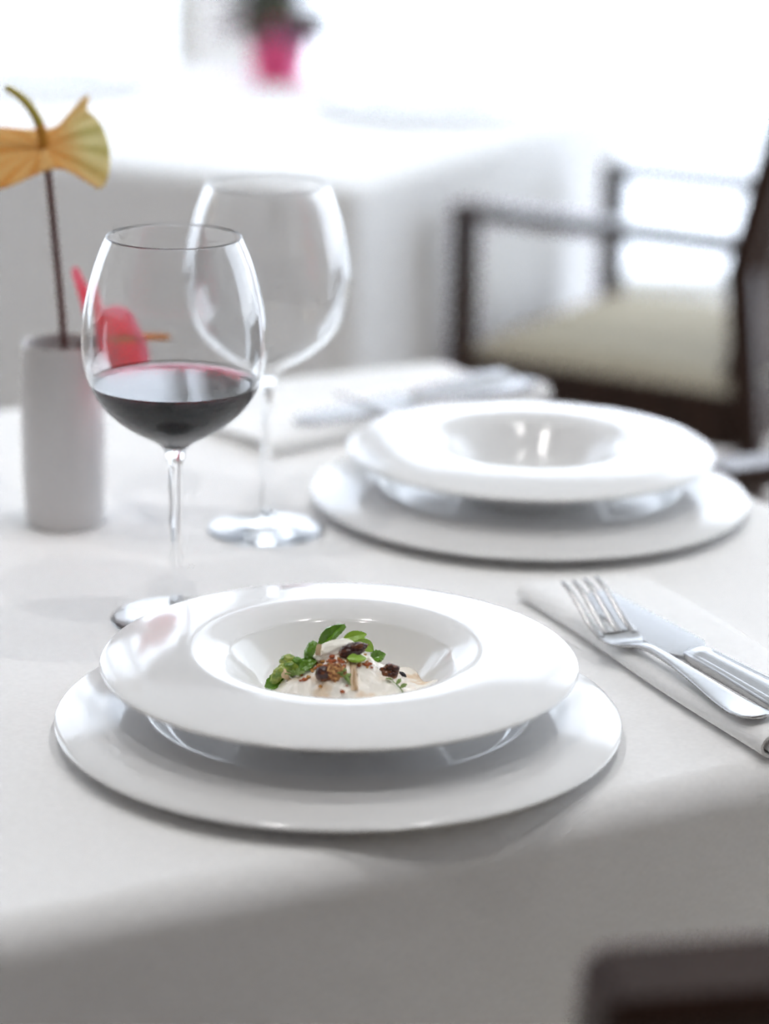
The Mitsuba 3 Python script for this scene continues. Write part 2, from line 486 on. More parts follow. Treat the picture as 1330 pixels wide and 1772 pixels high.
nA = np.array([math.cos(-0.535), math.sin(-0.535)])            # direction from the front of the far chair to its back
chair(0.1075 + .222 * math.cos(1.036), 3.432 + .222 * math.sin(1.036), math.pi - 0.555, 'dark wooden armchair with a beige seat, drawn up to the far table')
chair(0.408, 1.956, A1 + math.pi, 'dark armchair at the right edge of the near table, only its arm showing')
th = 0.20
rear = np.array([0.0955 + .222 * math.cos(th), 0.845 + .222 * math.sin(th)])
chair(*(rear + .464 * np.array([-math.sin(th), math.cos(th)])), th + math.pi / 2, 'dark wooden chair in the foreground, its back cut off by the lower right corner', False)

# ------------------------------------------------------------------ plates
CHARGER = lathe([(0, .0025), (.085, .0025), (.090, .0006), (.093, 0), (.098, 0), (.101, .0008), (.106, .0040), (.112, .0085), (.118, .0105), (.128, .0100), (.142, .0085), (.156, .0072), (.1625, .0082), (.1645, .0098),
                 (.1638, .0112), (.1600, .0128), (.152, .0148), (.142, .0170), (.132, .0189), (.124, .0203), (.1185, .0209), (.1150, .0209), (.1118, .0200), (.1085, .0175), (.104, .0125), (.100, .0095), (.095, .0082), (.05, .0080), (0, .0080)], 200, 3)
SOUP = lathe([(0, .003), (.040, .003), (.0425, .0006), (.044, 0), (.0480, 0), (.0500, .0010), (.0525, .0050), (.0560, .0110), (.0605, .0175), (.0650, .0235), (.0690, .0285), (.0740, .0318), (.082, .0336), (.095, .0345), (.110, .0347), (.125, .0346),
              (.134, .0347), (.1372, .0353), (.1380, .0363), (.1372, .0374), (.1350, .0382), (.130, .0393), (.120, .0411), (.110, .0426), (.100, .0437), (.092, .0443), (.0855, .0443), (.0795, .0434), (.0725, .0412), (.0680, .0388),
              (.0658, .0374), (.0642, .0356), (.0600, .0305), (.0545, .0235), (.0490, .0165), (.0430, .0115), (.035, .0092), (.02, .0088), (0, .0088)], 200, 3)


def place_plates(x, y, lab_c, lab_s):
    k = num('charger_plate')
    put(k, CHARGER, 'mat_porcelain', True, mat4(x, y, ZT))
    tag(k, lab_c, 'plate')
    if lab_s:
        k = num('soup_plate')
        put(k, SOUP, 'mat_porcelain', True, mat4(x, y, ZT + .0081))
        tag(k, lab_s, 'plate')


PX, PY = -0.0243, 1.3790
place_plates(PX, PY, 'large white charger plate under the plate of food', 'white wide-rimmed soup plate holding the creamy starter')
place_plates(0.1091, 1.8426, 'large white charger plate under the empty soup plate', 'empty white wide-rimmed soup plate behind the fork and knife')
place_plates(0.0512, 3.975, 'white charger plate on the far table, right of the flower pot', None)
place_plates(-0.5726, 4.21, 'white charger plate on the far table, left of the flower pot', None)

# ------------------------------------------------------------------ wine glasses
OUT = [(.0041, .018), (.0040, .030), (.0040, .060), (.0042, .090), (.0046, .106), (.0056, .113), (.0085, .1185), (.0165, .1235), (.0288, .1300), (.0420, .1405), (.0510, .1520), (.0567, .1660), (.0590, .1820), (.0582, .2000),
       (.0545, .2200), (.0485, .2400), (.0425, .2535)]
OUTS = chaikin(OUT, 4)
G_TH = 0.0011


def inner_of(prof, z_lo):
    t = np.gradient(prof, axis=0)
    t /= np.linalg.norm(t, axis=1, keepdims=True)
    q = prof + np.stack([-t[:, 1], t[:, 0]], 1) * G_TH
    return q[(prof[:, 1] > z_lo)]


INN = inner_of(OUTS, 0.1175)
INN = np.vstack([[0.0, INN[0, 1] - .0012], INN[(INN[:, 0] > 0.001)]])
LEVEL = 0.1612


def cut(prof, z):
    r = np.interp(z, prof[:, 1], prof[:, 0])
    return r, np.vstack([prof[prof[:, 1] < z], [r, z]]), np.vstack([[r, z], prof[prof[:, 1] > z]])


def wine_glass(x, y, label, wine=None):
    k = num('wine_glass')
    M = mat4(x, y, ZT)
    zs = 0.110
    rs = np.interp(zs, OUTS[:, 1], OUTS[:, 0])
    bowl_out = np.vstack([[rs, zs], OUTS[OUTS[:, 1] > zs]])
    stem = np.vstack([OUTS[OUTS[:, 1] < zs], [rs, zs]])
    inn = INN
    if wine:
        rl, below, inn = cut(INN, LEVEL)
    tip = bowl_out[-1]
    itip = inn[-1]
    rim = [tip + (0, 0.0004), (tip + itip) / 2 + (0, 0.0009), itip + (0, 0.0004)]
    part(k, 'bowl', lathe(np.vstack([bowl_out, rim, inn[::-1]]), 160, 0), 'mat_glass', True, M)
    part(k, 'stem', lathe(stem, 48, 0), 'mat_glass', True, M)
    foot = chaikin([(0, .0004), (.020, .0004), (.038, .0004), (.0415, .0006), (.0425, .0012), (.0415, .0020), (.036, .0027), (.020, .0042), (.008, .0066), (.0054, .0105), (.0044, .0145), (.0041, .018)], 3)
    part(k, 'foot', lathe(foot, 128, 0), 'mat_glass', True, M)
    tag(k, label, 'wine glass')
    if wine:
        w = num('red_wine')
        med = {'type': 'homogeneous', 'sigma_t': rgb(0.17, 0.94, 0.70), 'scale': 460.0, 'albedo': 0.0}
        part(w, 'body', lathe(below, 160, 0), 'mat_wine_side', True, M)
        part(w, 'surface', lathe([(rl, LEVEL), (rl - .0004, LEVEL - .0008), (rl - .0012, LEVEL - .0016), (rl - .0030, LEVEL - .0023), (rl - .007, LEVEL - .0026), (rl * .5, LEVEL - .0026), (0, LEVEL - .0026)], 160, 0), 'mat_wine_top', True, M)
        for p_ in ('body', 'surface'):
            scene[f'{w}__{p_}']['interior'] = med
        tag(w, wine, 'wine')


wine_glass(-0.1346, 1.5673, 'stemmed wine glass a third full of red wine', 'dark red wine in the front wine glass')
wine_glass(-0.0858, 1.7659, 'empty stemmed wine glass behind the glass of red wine')

# ------------------------------------------------------------------ vase and anthuriums
VX, VY = -0.2335, 1.777
put('vase', lathe([(0, .001), (.024, .001), (.0265, .0002), (.0278, .0008), (.0288, .004), (.0296, .020), (.0304, .050), (.0304, .080), (.0296, .110), (.0284, .130), (.0279, .1345), (.0268, .1362), (.0257, .1345), (.0262, .120), (.0265, .06), (.0255, .012), (0, .010)], 96, 3),
    'mat_vase', True, mat4(VX, VY, ZT))
tag('vase', 'white ceramic cylinder vase holding the two anthuriums', 'vase')


def petal(center, loop, nr, bulge, th, sag=0.0):
    """A leaf surface spanned from its centre to a closed margin loop; uv.x from centre to margin, uv.y around."""
    loop = chaikin(loop, 3, True)
    c = np.asarray(center, float)
    m = len(loop)
    rows, uv = [], []
    for i, r in enumerate(np.linspace(0.02, 1, nr)):
        p = c + (loop - c) * r
        ridge = np.sin(np.linspace(0, 2 * np.pi * 9, m, endpoint=False)) * 0.0010 * math.sin(math.pi * r)
        p = p + np.outer(np.full(m, math.sin(math.pi * r)) * 1.0, bulge) + np.c_[0 * ridge, 0 * ridge, ridge]
        rows.append(p)
        uv.append(np.c_[np.full(m, r), np.arange(m) / m])
    v, f = np.vstack(rows), grid_faces(nr, m, True)
    uv = np.vstack(uv)
    v2, f2 = solidify(v, f, th)
    return tm(v2, f2), np.vstack([uv, uv])


YM = [(-.3034, -.020, .2549), (-.2833, -.030, .2471), (-.2628, -.036, .2524), (-.2443, -.034, .2617), (-.2291, -.034, .2669), (-.2158, -.038, .2618), (-.2057, -.042, .2559), (-.1985, -.044, .2528), (-.1943, -.036, .2610), (-.1945, -.022, .2753),
      (-.1992, -.008, .2869), (-.2072, .008, .2949), (-.2164, .018, .2983), (-.2138, .032, .3076), (-.2212, .038, .3031), (-.2286, .038, .2937), (-.2357, .034, .2846), (-.2458, .030, .2820), (-.2621, .034, .2813), (-.2823, .030, .2838), (-.3026, .012, .2814), (-.3152, 0, .2677)]
m, uv = petal((-.244, 1.78, .2735), [(x, 1.78 + y, z) for x, y, z in YM], 22, (0, 0, .002), .0012)
m.vertices[:, 2] += ZT
part('anthurium', 'spathe', m, 'mat_spathe', True, uv=uv)
sp = spline([(-.2439, 1.78, .2740), (-.2457, 1.78, .2885), (-.2515, 1.78, .3005), (-.2606, 1.78, .3104), (-.2703, 1.78, .3164)], 40) + [0, 0, ZT]
part('anthurium', 'spadix', tube(sp[12:], np.r_[np.linspace(.0036, .0027, 26), .0020, .0008], 14), 'mat_spadix', True)
part('anthurium', 'spadix_foot', tube(sp[:13], np.linspace(.0042, .0036, 13), 14), 'mat_spadix_base', True)
st = spline([(-.2429, 1.78, .2735), (-.2394, 1.78, .2397), (-.2365, 1.779, .2025), (-.2335, 1.778, .1649), (-.2317, 1.777, .1311), (-.234, 1.778, .06), (-.238, 1.779, .013)], 40) + [0, 0, ZT]
part('anthurium', 'stem', tube(st, .0027, 12), 'mat_stem', True)
tag('anthurium', 'yellow-orange anthurium flower on a tall dark stem in the vase', 'flower')
labels['anthurium__spadix'] = {'label': 'curved yellow-green spadix'}

PM = [(-.2226, .004, .1947), (-.2172, .002, .1960), (-.2120, -.004, .1822), (-.2031, -.012, .1684), (-.1905, -.016, .1740), (-.1801, -.014, .1690), (-.1728, -.008, .1511), (-.1687, 0, .1362), (-.1689, .006, .1168), (-.1690, .000, .1020), (-.1730, -.006, .0860),
      (-.1820, -.012, .0830), (-.1930, -.014, .0960), (-.2010, -.012, .1080), (-.1912, .008, .1121), (-.1974, .004, .1219), (-.2044, .006, .1291), (-.2106, .010, .1354), (-.2137, .012, .1525), (-.2176, .012, .1694), (-.2215, .009, .1842)]
m, uv = petal((-.1960, 1.756, .1400), [(x, 1.748 + y, z) for x, y, z in PM], 20, (0, .004, 0), .0012)
m.vertices[:, 2] += ZT
part('anthurium_001', 'spathe', m, 'mat_pink', True, uv=uv)
sp = spline([(-.1985, 1.759, .1440), (-.182, 1.752, .1454), (-.166, 1.748, .1472), (-.1523, 1.744, .1480)], 24) + [0, 0, ZT]
part('anthurium_001', 'spadix', tube(sp, np.r_[np.linspace(.0034, .0026, 22), .0020, .0008], 14), 'mat_spadix_orange', True)
st = spline([(-.1987, 1.764, .1440), (-.2080, 1.768, .1440), (-.2165, 1.772, .138), (-.2195, 1.774, .09), (-.2225, 1.775, .015)], 30) + [0, 0, ZT]
part('anthurium_001', 'stem', tube(st, .0018, 12), 'mat_stem', True)
tag('anthurium_001', 'pink-red anthurium flower leaning out of the vase behind the wine glass', 'flower')
labels['anthurium_001__spadix'] = {'label': 'straight orange spadix'}

# ------------------------------------------------------------------ napkins and cutlery (local frame: x along, y across, from the napkin's far roll corner)
NAP = [(.098, .0009), (.05, .0009), (.016, .0009), (.006, .0020), (.0012, .0062), (.0030, .0112), (.0095, .0138), (.020, .0138), (.05, .0115), (.090, .0085), (.0975, .0068), (.0990, .0050), (.0965, .0034),
       (.070, .0052), (.030, .0095), (.016, .0112), (.0085, .0098), (.0062, .0066), (.0092, .0040), (.020, .0032), (.045, .0032), (.068, .0030)]


def napkin_mesh(L=0.303):
    line = sg.LineString(chaikin(NAP, 3))
    ring = line.buffer(0.00085, quad_segs=3, cap_style='round')
    out = np.array(ring.exterior.coords)[:-1]
    hole = [np.array(h.coords)[:-1] for h in ring.interiors]
    nx = 46
    vs, fs, base = [], [], 0

    def warp(x, q):
        z = q[:, 1] * (0.76 + 0.36 * min(1.0, x / 0.27) + 0.05 * math.sin(x * 19 + 1))
        y = q[:, 0] + 0.0012 * math.sin(x * 23)
        return np.c_[np.full(len(q), x), y, z]
    xs = np.linspace(0, L, nx)
    for ringpts, flip in [(out, False)] + [(h, False) for h in hole]:
        m = len(ringpts)
        v = np.vstack([warp(x, ringpts) for x in xs])
        f = grid_faces(nx, m, True)
        vs.append(v)
        fs.append(f + base)
        base += len(v)
    tri_v, tri_f = trimesh.creation.triangulate_polygon(ring, engine='earcut')
    for x, fl in ((0, True), (L, False)):
        vs.append(warp(x, np.asarray(tri_v)))
        fs.append((tri_f[:, ::-1] if fl else tri_f) + base)
        base += len(tri_v)
    m = tm(np.vstack(vs), np.vstack(fs))
    return m


def fork_parts():
    """Fork along +x from the tips at x = 0 to the handle's end at 0.213; z is the height above the cloth."""
    prof = spline([(0, .0360, 0), (.012, .0322, 0), (.026, .0245, 0), (.040, .0172, 0), (.052, .0136, 0), (.062, .0132, 0), (.070, .0152, 0), (.080, .0180, 0), (.094, .0194, 0), (.120, .0192, 0), (.155, .0175, 0), (.185, .0163, 0), (.200, .0172, 0), (.213, .0195, 0)], 400)
    px, pz = prof[:, 0], prof[:, 1]
    shape = [(.040, .0146), (.050, .0148), (.056, .0142), (.062, .0118), (.068, .0078), (.074, .0048), (.082, .0036), (.095, .0034), (.12, .0045), (.15, .0070), (.175, .0096), (.195, .0112), (.206, .0102), (.2115, .0065), (.213, .002)]
    xs = np.linspace(.048, .213, 110)
    w = np.interp(xs, *np.array(shape).T)
    th = np.interp(xs, [.048, .060, .072, .09, .15, .213], [.0018, .0020, .0034, .0040, .0030, .0026])
    cross = 18
    rings = []
    for x, ww, t in zip(xs, w, th):
        a = np.linspace(0, 2 * np.pi, cross, endpoint=False)
        y = ww * np.sign(np.cos(a)) * np.abs(np.cos(a)) ** 0.6
        dish = 0.0022 * (y / max(ww, 1e-6)) ** 2 * np.clip(1 - (x - .048) / .024, 0, 1)
        z = np.interp(x, px, pz) + t / 2 * np.sign(np.sin(a)) * np.abs(np.sin(a)) ** 0.7 + dish
        rings.append(np.c_[np.full(cross, x), y, z])
    v = np.vstack(rings)
    f = grid_faces(len(xs), cross, True)
    n = len(xs)
    f = np.vstack([f, [[0, j + 1, j] for j in range(1, cross - 1)], [[(n - 1) * cross, (n - 1) * cross + j, (n - 1) * cross + j + 1] for j in range(1, cross - 1)]])
    handle = tm(v, f)
    tines = []
    for k in range(4):
        y0 = (-1.5 + k) * 0.0083
        rings = []
        xs2 = np.linspace(0, .051, 30)
        for x in xs2:
            s = np.interp(x, [0, .004, .034, .051], [.0010, .0017, .0024, .0028])
            yy = y0 * np.interp(x, [0, .051], [1.0, .98])
            a = np.linspace(0, 2 * np.pi, 10, endpoint=False)
            zc = np.interp(x, px, pz) + .0022 * (y0 / .0148) ** 2 * np.interp(x, [0, .051], [.3, 1])
            rings.append(np.c_[np.full(10, x), yy + s * np.cos(a), zc + .0012 * np.sin(a)])
        v = np.vstack(rings)
        f = np.vstack([grid_faces(30, 10, True), [[0, j + 1, j] for j in range(1, 9)], [[290, 290 + j, 290 + j + 1] for j in range(1, 9)]])
        tines.append(tm(v, f))
    return handle, tines


def knife_parts():
    """Knife along +x: blade tip at x = 0, bolster at 0.112, handle's end at 0.225; its blade lies flat."""
    up_ = [(-.018, .0040), (-.014, .0105), (-.004, .0138), (.04, .0143), (.08, .0143), (.100, .0140), (.112, .0080)]
    lo_ = [(-.018, .0015), (-.006, -.0060), (.012, -.0110), (.04, -.0130), (.085, -.0132), (.100, -.0122), (.107, -.0085), (.112, -.0055)]
    xs = np.r_[np.linspace(-.018, -.004, 14), np.linspace(-.002, .112, 56)]
    rings = []
    for x in xs:
        a, b = np.interp(x, *np.array(up_).T), np.interp(x, *np.array(lo_).T)
        c = (a + b) / 2
        rings.append([[x, a, .0009], [x, c, .0012], [x, b, .0003], [x, b, -.0003], [x, c, -.0012], [x, a, -.0009]])
    v = np.array(rings).reshape(-1, 3)
    n = len(xs)
    f = np.vstack([grid_faces(n, 6, True)[:, ::-1], [[0, j, j + 1] for j in range(1, 5)], [[(n - 1) * 6, (n - 1) * 6 + j + 1, (n - 1) * 6 + j] for j in range(1, 5)]])
    blade = tm(v, f)
    xs = np.linspace(.106, .228, 80)
    hw = np.interp(xs, [.106, .112, .120, .150, .200, .220, .226, .228], [.0060, .0080, .0090, .0098, .0120, .0122, .0092, .003])
    ht = np.interp(xs, [.106, .112, .120, .150, .200, .222, .228], [.0018, .0040, .0050, .0053, .0053, .0042, .001])
    cross = 32
    rings = []
    for x, ww, t in zip(xs, hw, ht):
        a = np.linspace(0, 2 * np.pi, cross, endpoint=False)
        y = ww * np.sign(np.cos(a)) * np.abs(np.cos(a)) ** 0.7
        z = t * np.sign(np.sin(a)) * np.abs(np.sin(a)) ** 0.6
        fade = np.clip((x - .118) / .008, 0, 1)
        groove = np.exp(-((np.abs(y / ww) - 0.52) / 0.10) ** 2)
        z = z * (1 - 0.22 * groove * fade)
        rings.append(np.c_[np.full(cross, x), y, z])
    v = np.vstack(rings)
    n = len(xs)
    f = np.vstack([grid_faces(n, cross, True), [[0, j + 1, j] for j in range(1, cross - 1)], [[(n - 1) * cross, (n - 1) * cross + j, (n - 1) * cross + j + 1] for j in range(1, cross - 1)]])
    return blade, tm(v, f)


NAPKIN, FORK, KNIFE = napkin_mesh(), fork_parts(), knife_parts()


def frame(o, direction, tilt=0.0):
    d = np.array([math.cos(direction), math.sin(direction), 0])
    d3 = d * math.cos(tilt) + np.array([0, 0, math.sin(tilt)])
    y = np.array([-d[1], d[0], 0])
    M = np.eye(4)
    M[:3, 0], M[:3, 1], M[:3, 2], M[:3, 3] = d3, y, np.cross(d3, y), o
    return M


def setting(M0, lab_n, lab_f, lab_k):
    k = num('napkin')
    put(k, NAPKIN, 'mat_cloth', 50, M0)
    tag(k, lab_n, 'napkin')

    def local(x, y, z, ang, tilt=0.0):
        return M0 @ frame((x, y, z), ang, tilt)
    k = num('fork')
    part(k, 'handle', FORK[0], 'mat_steel', 40, M0 @ FORK_AT)
    for t in FORK[1]:
        part(k, 'tine', t, 'mat_steel', 40, M0 @ FORK_AT)
    tag(k, lab_f, 'fork')
    k = num('knife')
    part(k, 'blade', KNIFE[0], 'mat_steel', 30, M0 @ KNIFE_AT)
    part(k, 'handle', KNIFE[1], 'mat_steel', 40, M0 @ KNIFE_AT)
    tag(k, lab_k, 'knife')


NDIR = math.radians(-65.4)
M1 = mat4(0.0885, 1.6186, ZT, NDIR)
inv = np.linalg.inv(M1)
FORK_AT = inv @ frame((0.1259, 1.5528, ZT + .0016), math.atan2(-0.1958, 0.0961))
KNIFE_AT = inv @ frame((0.1422, 1.5737, ZT + .0158), math.atan2(-.1684, .0868), .014) @ trimesh.transformations.rotation_matrix(math.radians(9), [1, 0, 0])
setting(M1, 'white napkin rolled at the edge, lying right of the plate of food', 'steel fork lying on the napkin in the foreground', 'steel table knife beside the foreground fork')
M2 = mat4(-0.088, 1.958, ZT, math.radians(39.7))
setting(M2, 'white napkin behind the empty soup plate', 'steel fork on the napkin behind the empty soup plate', 'steel knife on the napkin behind the empty soup plate')

# ------------------------------------------------------------------ the starter in the front soup plate
ZF = ZT


def bowl_z(r):
    return .0081 + np.interp(r, [0, .035, .043, .049, .0545, .060, .0642, .066], [.0088, .0092, .0115, .0165, .0235, .0305, .0356, .0374])


def heap(cx, cy, hx, hy, top, seed, amp=0.0022):
    """A soft mound resting on the bowl's floor: its top surface and an under side that follows the bowl."""
    nr, na = 60, 160
    a = np.linspace(0, 2 * np.pi, na, endpoint=False)
    rows, low = [], []
    for q in np.linspace(0, 1, nr):
        edge = 1 + 0.06 * np.sin(a * 3 + seed) + 0.03 * np.sin(a * 7 + 2 * seed)
        x, y = cx + hx * q * edge * np.cos(a), cy + hy * q * edge * np.sin(a)
        r = np.hypot(x - PX, y - PY)
        floor_ = bowl_z(r) + .0006
        lump = (meshkit.fbm(np.c_[x, y, 0 * x] * 75, 3, seed) - .5) * 2 * amp + (np.abs(meshkit.fbm(np.c_[x, y, 0 * x] * 160, 2, seed + 2) - .5) - .1) * .005 + (meshkit.noise(np.c_[x, y, 0 * x] * 45, seed + 5) - .5) * .0075
        z = floor_ + (top - floor_) * (1 - q ** 1.9) + lump * (1 - q ** 4)
        rows.append(np.c_[x, y, np.maximum(z, floor_)])
        low.append(np.c_[x, y, floor_ - .0004])
    v1, v2 = np.vstack(rows), np.vstack(low)
    f = grid_faces(nr, na, True)
    return tm(np.vstack([v1, v2]), np.vstack([f, f[:, ::-1] + len(v1)]))


HEAP = heap(-.0190, 1.375, .0520, .045, .0478, 4)
HV = HEAP.vertices[:len(HEAP.vertices) // 2]


def surf(x, y):
    d = np.hypot(HV[:, 0] - x, HV[:, 1] - y)
    i = np.argsort(d)[:4]
    return float(np.average(HV[i, 2], weights=1 / (d[i] + 1e-4)))


HEAP.apply_translation((0, 0, ZF))
put('cream_cheese', HEAP, 'mat_cheese', 50)
tag('cream_cheese', 'mound of white creamy cheese in the front soup plate', 'food')


def food(name, mesh, mat, label, cat='food', group=None, smooth=50):
    k = num(name)
    mesh = mesh.copy()
    mesh.apply_translation((0, 0, ZF))
    put(k, mesh, mat, smooth)
    tag(k, label, cat, group)
    return k


# top lump of cheese and the mushroom strips
food('cheese_lump', moved(blob(3, (.0125, .0085, .0060), .22, 1.7, 4), (-.0272, 1.3770, .0508), ry=-.30), 'mat_cream', 'pale lump of fresh cheese on top of the mound, under the leaves')


def strip(pts, w, th, side):
    p = spline(pts, 16)
    s = np.asarray(side, float)
    L, R = p - s * w / 2, p + s * w / 2
    n = 7
    v = np.stack([L + (R - L) * t for t in np.linspace(0, 1, n)], 1)
    v += (meshkit.fbm(v.reshape(-1, 3) * 300, 2, 3).reshape(v.shape[:2]) - .5)[..., None] * .0012
    v, f = solidify(v.reshape(-1, 3), grid_faces(16, n), th)
    return tm(v, f)


def on(x, y, dz=0.0):
    return (x, y, surf(x, y) + dz)


food('mushroom_strip', strip([on(-.0165, 1.3675, .0010), on(-.0163, 1.3630, .0012), on(-.0158, 1.3570, .0012), on(-.0150, 1.3490, .0012)], .0040, .0010, (1, .1, 0)), 'mat_mushroom', 'thin brown mushroom strip hanging down the front of the cheese')
food('mushroom_strip', strip([(-.0360, 1.3702, .0566), (-.0363, 1.3690, .0540), (-.0367, 1.3685, .0508)], .0030, .0010, (1, .1, 0)), 'mat_tan', 'short tan strip at the left end of the top cheese lump')

# dried berries
R1 = blob(11, (.0088, .0042, .0042), .17, 2.6, 4)
R1.vertices[:, 1:] *= np.clip(1 - np.clip(R1.vertices[:, 0:1] / .0088, 0, 1) ** 3 * .55, .1, 1)
food('dried_berry', moved(R1, (-.0163, 1.3680, .0548), ry=-.28, rz=.15), 'mat_raisin', 'large dark brown pointed dried berry on top of the cheese')
food('dried_berry', moved(blob(12, (.0046, .0044, .0046), .10, 2.0, 4), (-.0332, 1.3570, .0440)), 'mat_raisin', 'round glossy dark dried berry low on the front of the cheese')
a = np.linspace(0, 2 * np.pi, 40)
R3 = tube(np.c_[.0038 * np.cos(a), .0026 * np.sin(a), .0006 * np.sin(2 * a)], .0021 + .0004 * np.sin(a * 5), 16, False)
R3 = joined(R3, moved(blob(13, (.0036, .0024, .0012), .2, 3.0), (0, 0, -.0008)))
R3.vertices += (meshkit.fbm(R3.vertices * 500, 2, 9)[:, None] - .5) * .0008
food('dried_berry', moved(R3, (.0045, 1.3700, max(surf(.0045, 1.3700) + .0014, .0404)), rx=.75, ry=-.12), 'mat_raisin', 'wrinkled dark dried berry with a hollow on the right of the cheese')


# leaves
def leaf(L, w, curl, seed, th=.0007, fold=.25, bumpy=0.0, serr=0.0):
    nu, nv = 24, 11
    u = np.linspace(0, 1, nu)
    out = []
    for t in u:
        hw = w / 2 * (math.sin(math.pi * min(max(t, .012), .985)) ** 0.62) * (1 + serr * math.sin(t * 34))
        for s in np.linspace(-1, 1, nv):
            out.append([L * t, s * hw, -curl * L * t * t + abs(s) * hw * fold])
    v = np.array(out)
    v[:, 2] += (meshkit.fbm(v * 220, 3, seed) - .5) * bumpy
    v, f = solidify(v, grid_faces(nu, nv), th)
    return tm(v, f)


food('leaf', moved(leaf(.0200, .0088, .12, 1, .0022, .60, .0045), (-.0366, 1.3835, .0500), ry=-.82, rz=.05, rx=.75), 'mat_leaf', 'glossy dark green leaf standing at the top of the food', 'leaf')
food('leaf', moved(leaf(.0122, .0066, .45, 2, .0026, .20), (-.0222, 1.3810, .0560), ry=-.40, rz=-.05, rx=.95), 'mat_leaf_bright', 'bright green round leaf behind the pointed berry', 'leaf')
food('leaf', moved(leaf(.0112, .0070, .55, 3, .0026, .20), (-.0140, 1.3800, .0565), ry=.55, rz=.0, rx=1.10), 'mat_leaf_bright', 'bright green fleshy leaf bending down right of the pointed berry', 'leaf')
food('leaf', moved(leaf(.0090, .0074, .35, 4, .0014, .45, .004, .09), (-.0068, 1.3830, .0435), ry=-.45, rz=.1, rx=.9), 'mat_leaf', 'small frilly green leaf on the right slope of the cheese', 'leaf')
food('leaf', moved(leaf(.0092, .0050, .75, 5, .0020, .2), on(-.0196, 1.3625, .0022), ry=-.35, rz=.0, rx=.75), 'mat_leaf_bright', 'little bright green leaf just below the pointed berry', 'leaf')
food('leaf', moved(leaf(.0155, .0100, .25, 6, .0018, .35, .005, .08), (-.0668, 1.3770, .0265), ry=-.62, rz=.10, rx=.8), 'mat_leaf', 'green leaf at the left foot of the cheese', 'leaf')
food('leaf', moved(leaf(.0110, .0060, .3, 7, .0016, .3, .004), (-.0475, 1.3700, .0405), ry=-.65, rz=.10, rx=.8), 'mat_leaf', 'dark green scrap of leaf below the yellow-green lump', 'leaf')


# cooked green pieces
def lumpy(seed, r, lobes=5):
    rg = np.random.default_rng(seed)
    parts_ = []
    for q in range(lobes):
        c = rg.uniform(-.55, .55, 3) * r
        parts_.append(moved(blob(seed + q, np.asarray(r) * rg.uniform(.50, .75), .18, 2.4), c))
    return joined(*parts_)


food('green_bean', moved(blob(21, (.0042, .0045, .0070), .22, 2.2, 4), (-.0405, 1.3800, .0480), ry=.18), 'mat_leaf', 'dark green bean left of the top cheese lump', 'vegetable')
food('green_bean', moved(lumpy(22, (.0068, .0052, .0058)), (-.0530, 1.3780, .0405), ry=-.5), 'mat_green', 'yellow-green cooked lump in the middle of the left greens', 'vegetable')
food('green_bean', moved(lumpy(23, (.0055, .0046, .0046), 4), (-.0458, 1.3790, .0430), ry=.3), 'mat_leaf', 'dark green cooked piece between the bean and the yellow-green lump', 'vegetable')
food('green_bean', moved(lumpy(24, (.0062, .0046, .0048), 5), (-.0590, 1.3770, .0350), ry=-.6), 'mat_green', 'lowest of the lumpy green pieces, next to the left leaf', 'vegetable')


# herb sprigs
def sprig(name_lab, x, y, n, seed):
    rng = np.random.default_rng(seed)
    k = num('herb_sprig')
    z = surf(x, y)
    pth = spline([(x, y, z + .0012), (x + .003, y - .002, surf(x + .003, y - .002) + .0022), (x + .006, y - .005, surf(x + .006, y - .005) + .0016)], 10) + [0, 0, ZF]
    part(k, 'stem', tube(pth, .00035, 6), 'mat_herb', True)
    for i in range(n):
        lf = leaf(.0042, .0024, .3, seed + i, .0006, .25)
        q = pth[int(i / n * 9)]
        part(k, 'leaf', moved(lf, q + [0, 0, .0004], rx=rng.uniform(.2, .9), ry=-rng.uniform(.2, .9), rz=rng.uniform(-.6, 3.6)), 'mat_herb', 50)
    tag(k, name_lab, 'herb')


sprig('small green herb sprig at the lower front of the cheese', -.0235, 1.3550, 10, 31)
sprig('small green herb sprig on the left, beside the tan cube', -.0525, 1.3700, 6, 32)
sprig('tiny green herb tip at the lower right of the cheese', .0065, 1.3620, 3, 33)

food('tan_cube', moved(rbox(.0050, .0046, .0044, .0006), (-.0548, 1.3720, .0375), rx=.4, ry=.5, rz=.4), 'mat_tan', 'small tan cube on the left slope of the cheese', 'food', None, 20)
food('browned_piece', moved(blob(41, (.0056, .0036, .0050), .40, 3.4, 4), on(-.0258, 1.3560, .0004)), 'mat_toast', 'browned crusty piece right of the round berry')
food('charred_bit', moved(blob(42, (.0024, .0014, .0010), .35, 3.0), (.0124, 1.3790, .0362), ry=.6), 'mat_char', 'small black charred bit right of the wrinkled berry')

rng = np.random.default_rng(77)
SP = [(-.0361, 1.3710), (-.0378, 1.3750), (-.0341, 1.3720), (-.0332, 1.3700), (-.0311, 1.3672), (-.0289, 1.3685), (-.0245, 1.3661), (-.0232, 1.3642), (-.0281, 1.3647), (-.0205, 1.3633), (-.0364, 1.3663), (-.0330, 1.3639), (-.0223, 1.3587), (-.0238, 1.3617),
      (-.0101, 1.3700), (-.0081, 1.3690), (-.0094, 1.3660), (-.0457, 1.3682), (-.0428, 1.3621), (-.0461, 1.3623), (-.0438, 1.3617), (-.0346, 1.3527), (-.0220, 1.3473), (-.0194, 1.3505), (-.0647, 1.3690), (-.0660, 1.3680), (-.0634, 1.3685), (-.0165, 1.3635),
      (-.0132, 1.3642), (-.0310, 1.3615), (-.0275, 1.3590), (-.0246, 1.3575), (-.0068, 1.3680), (-.0400, 1.3720), (-.0296, 1.3664), (-.0268, 1.3652), (-.0254, 1.3600), (-.0212, 1.3600), (-.0224, 1.3570), (-.0348, 1.3682)]
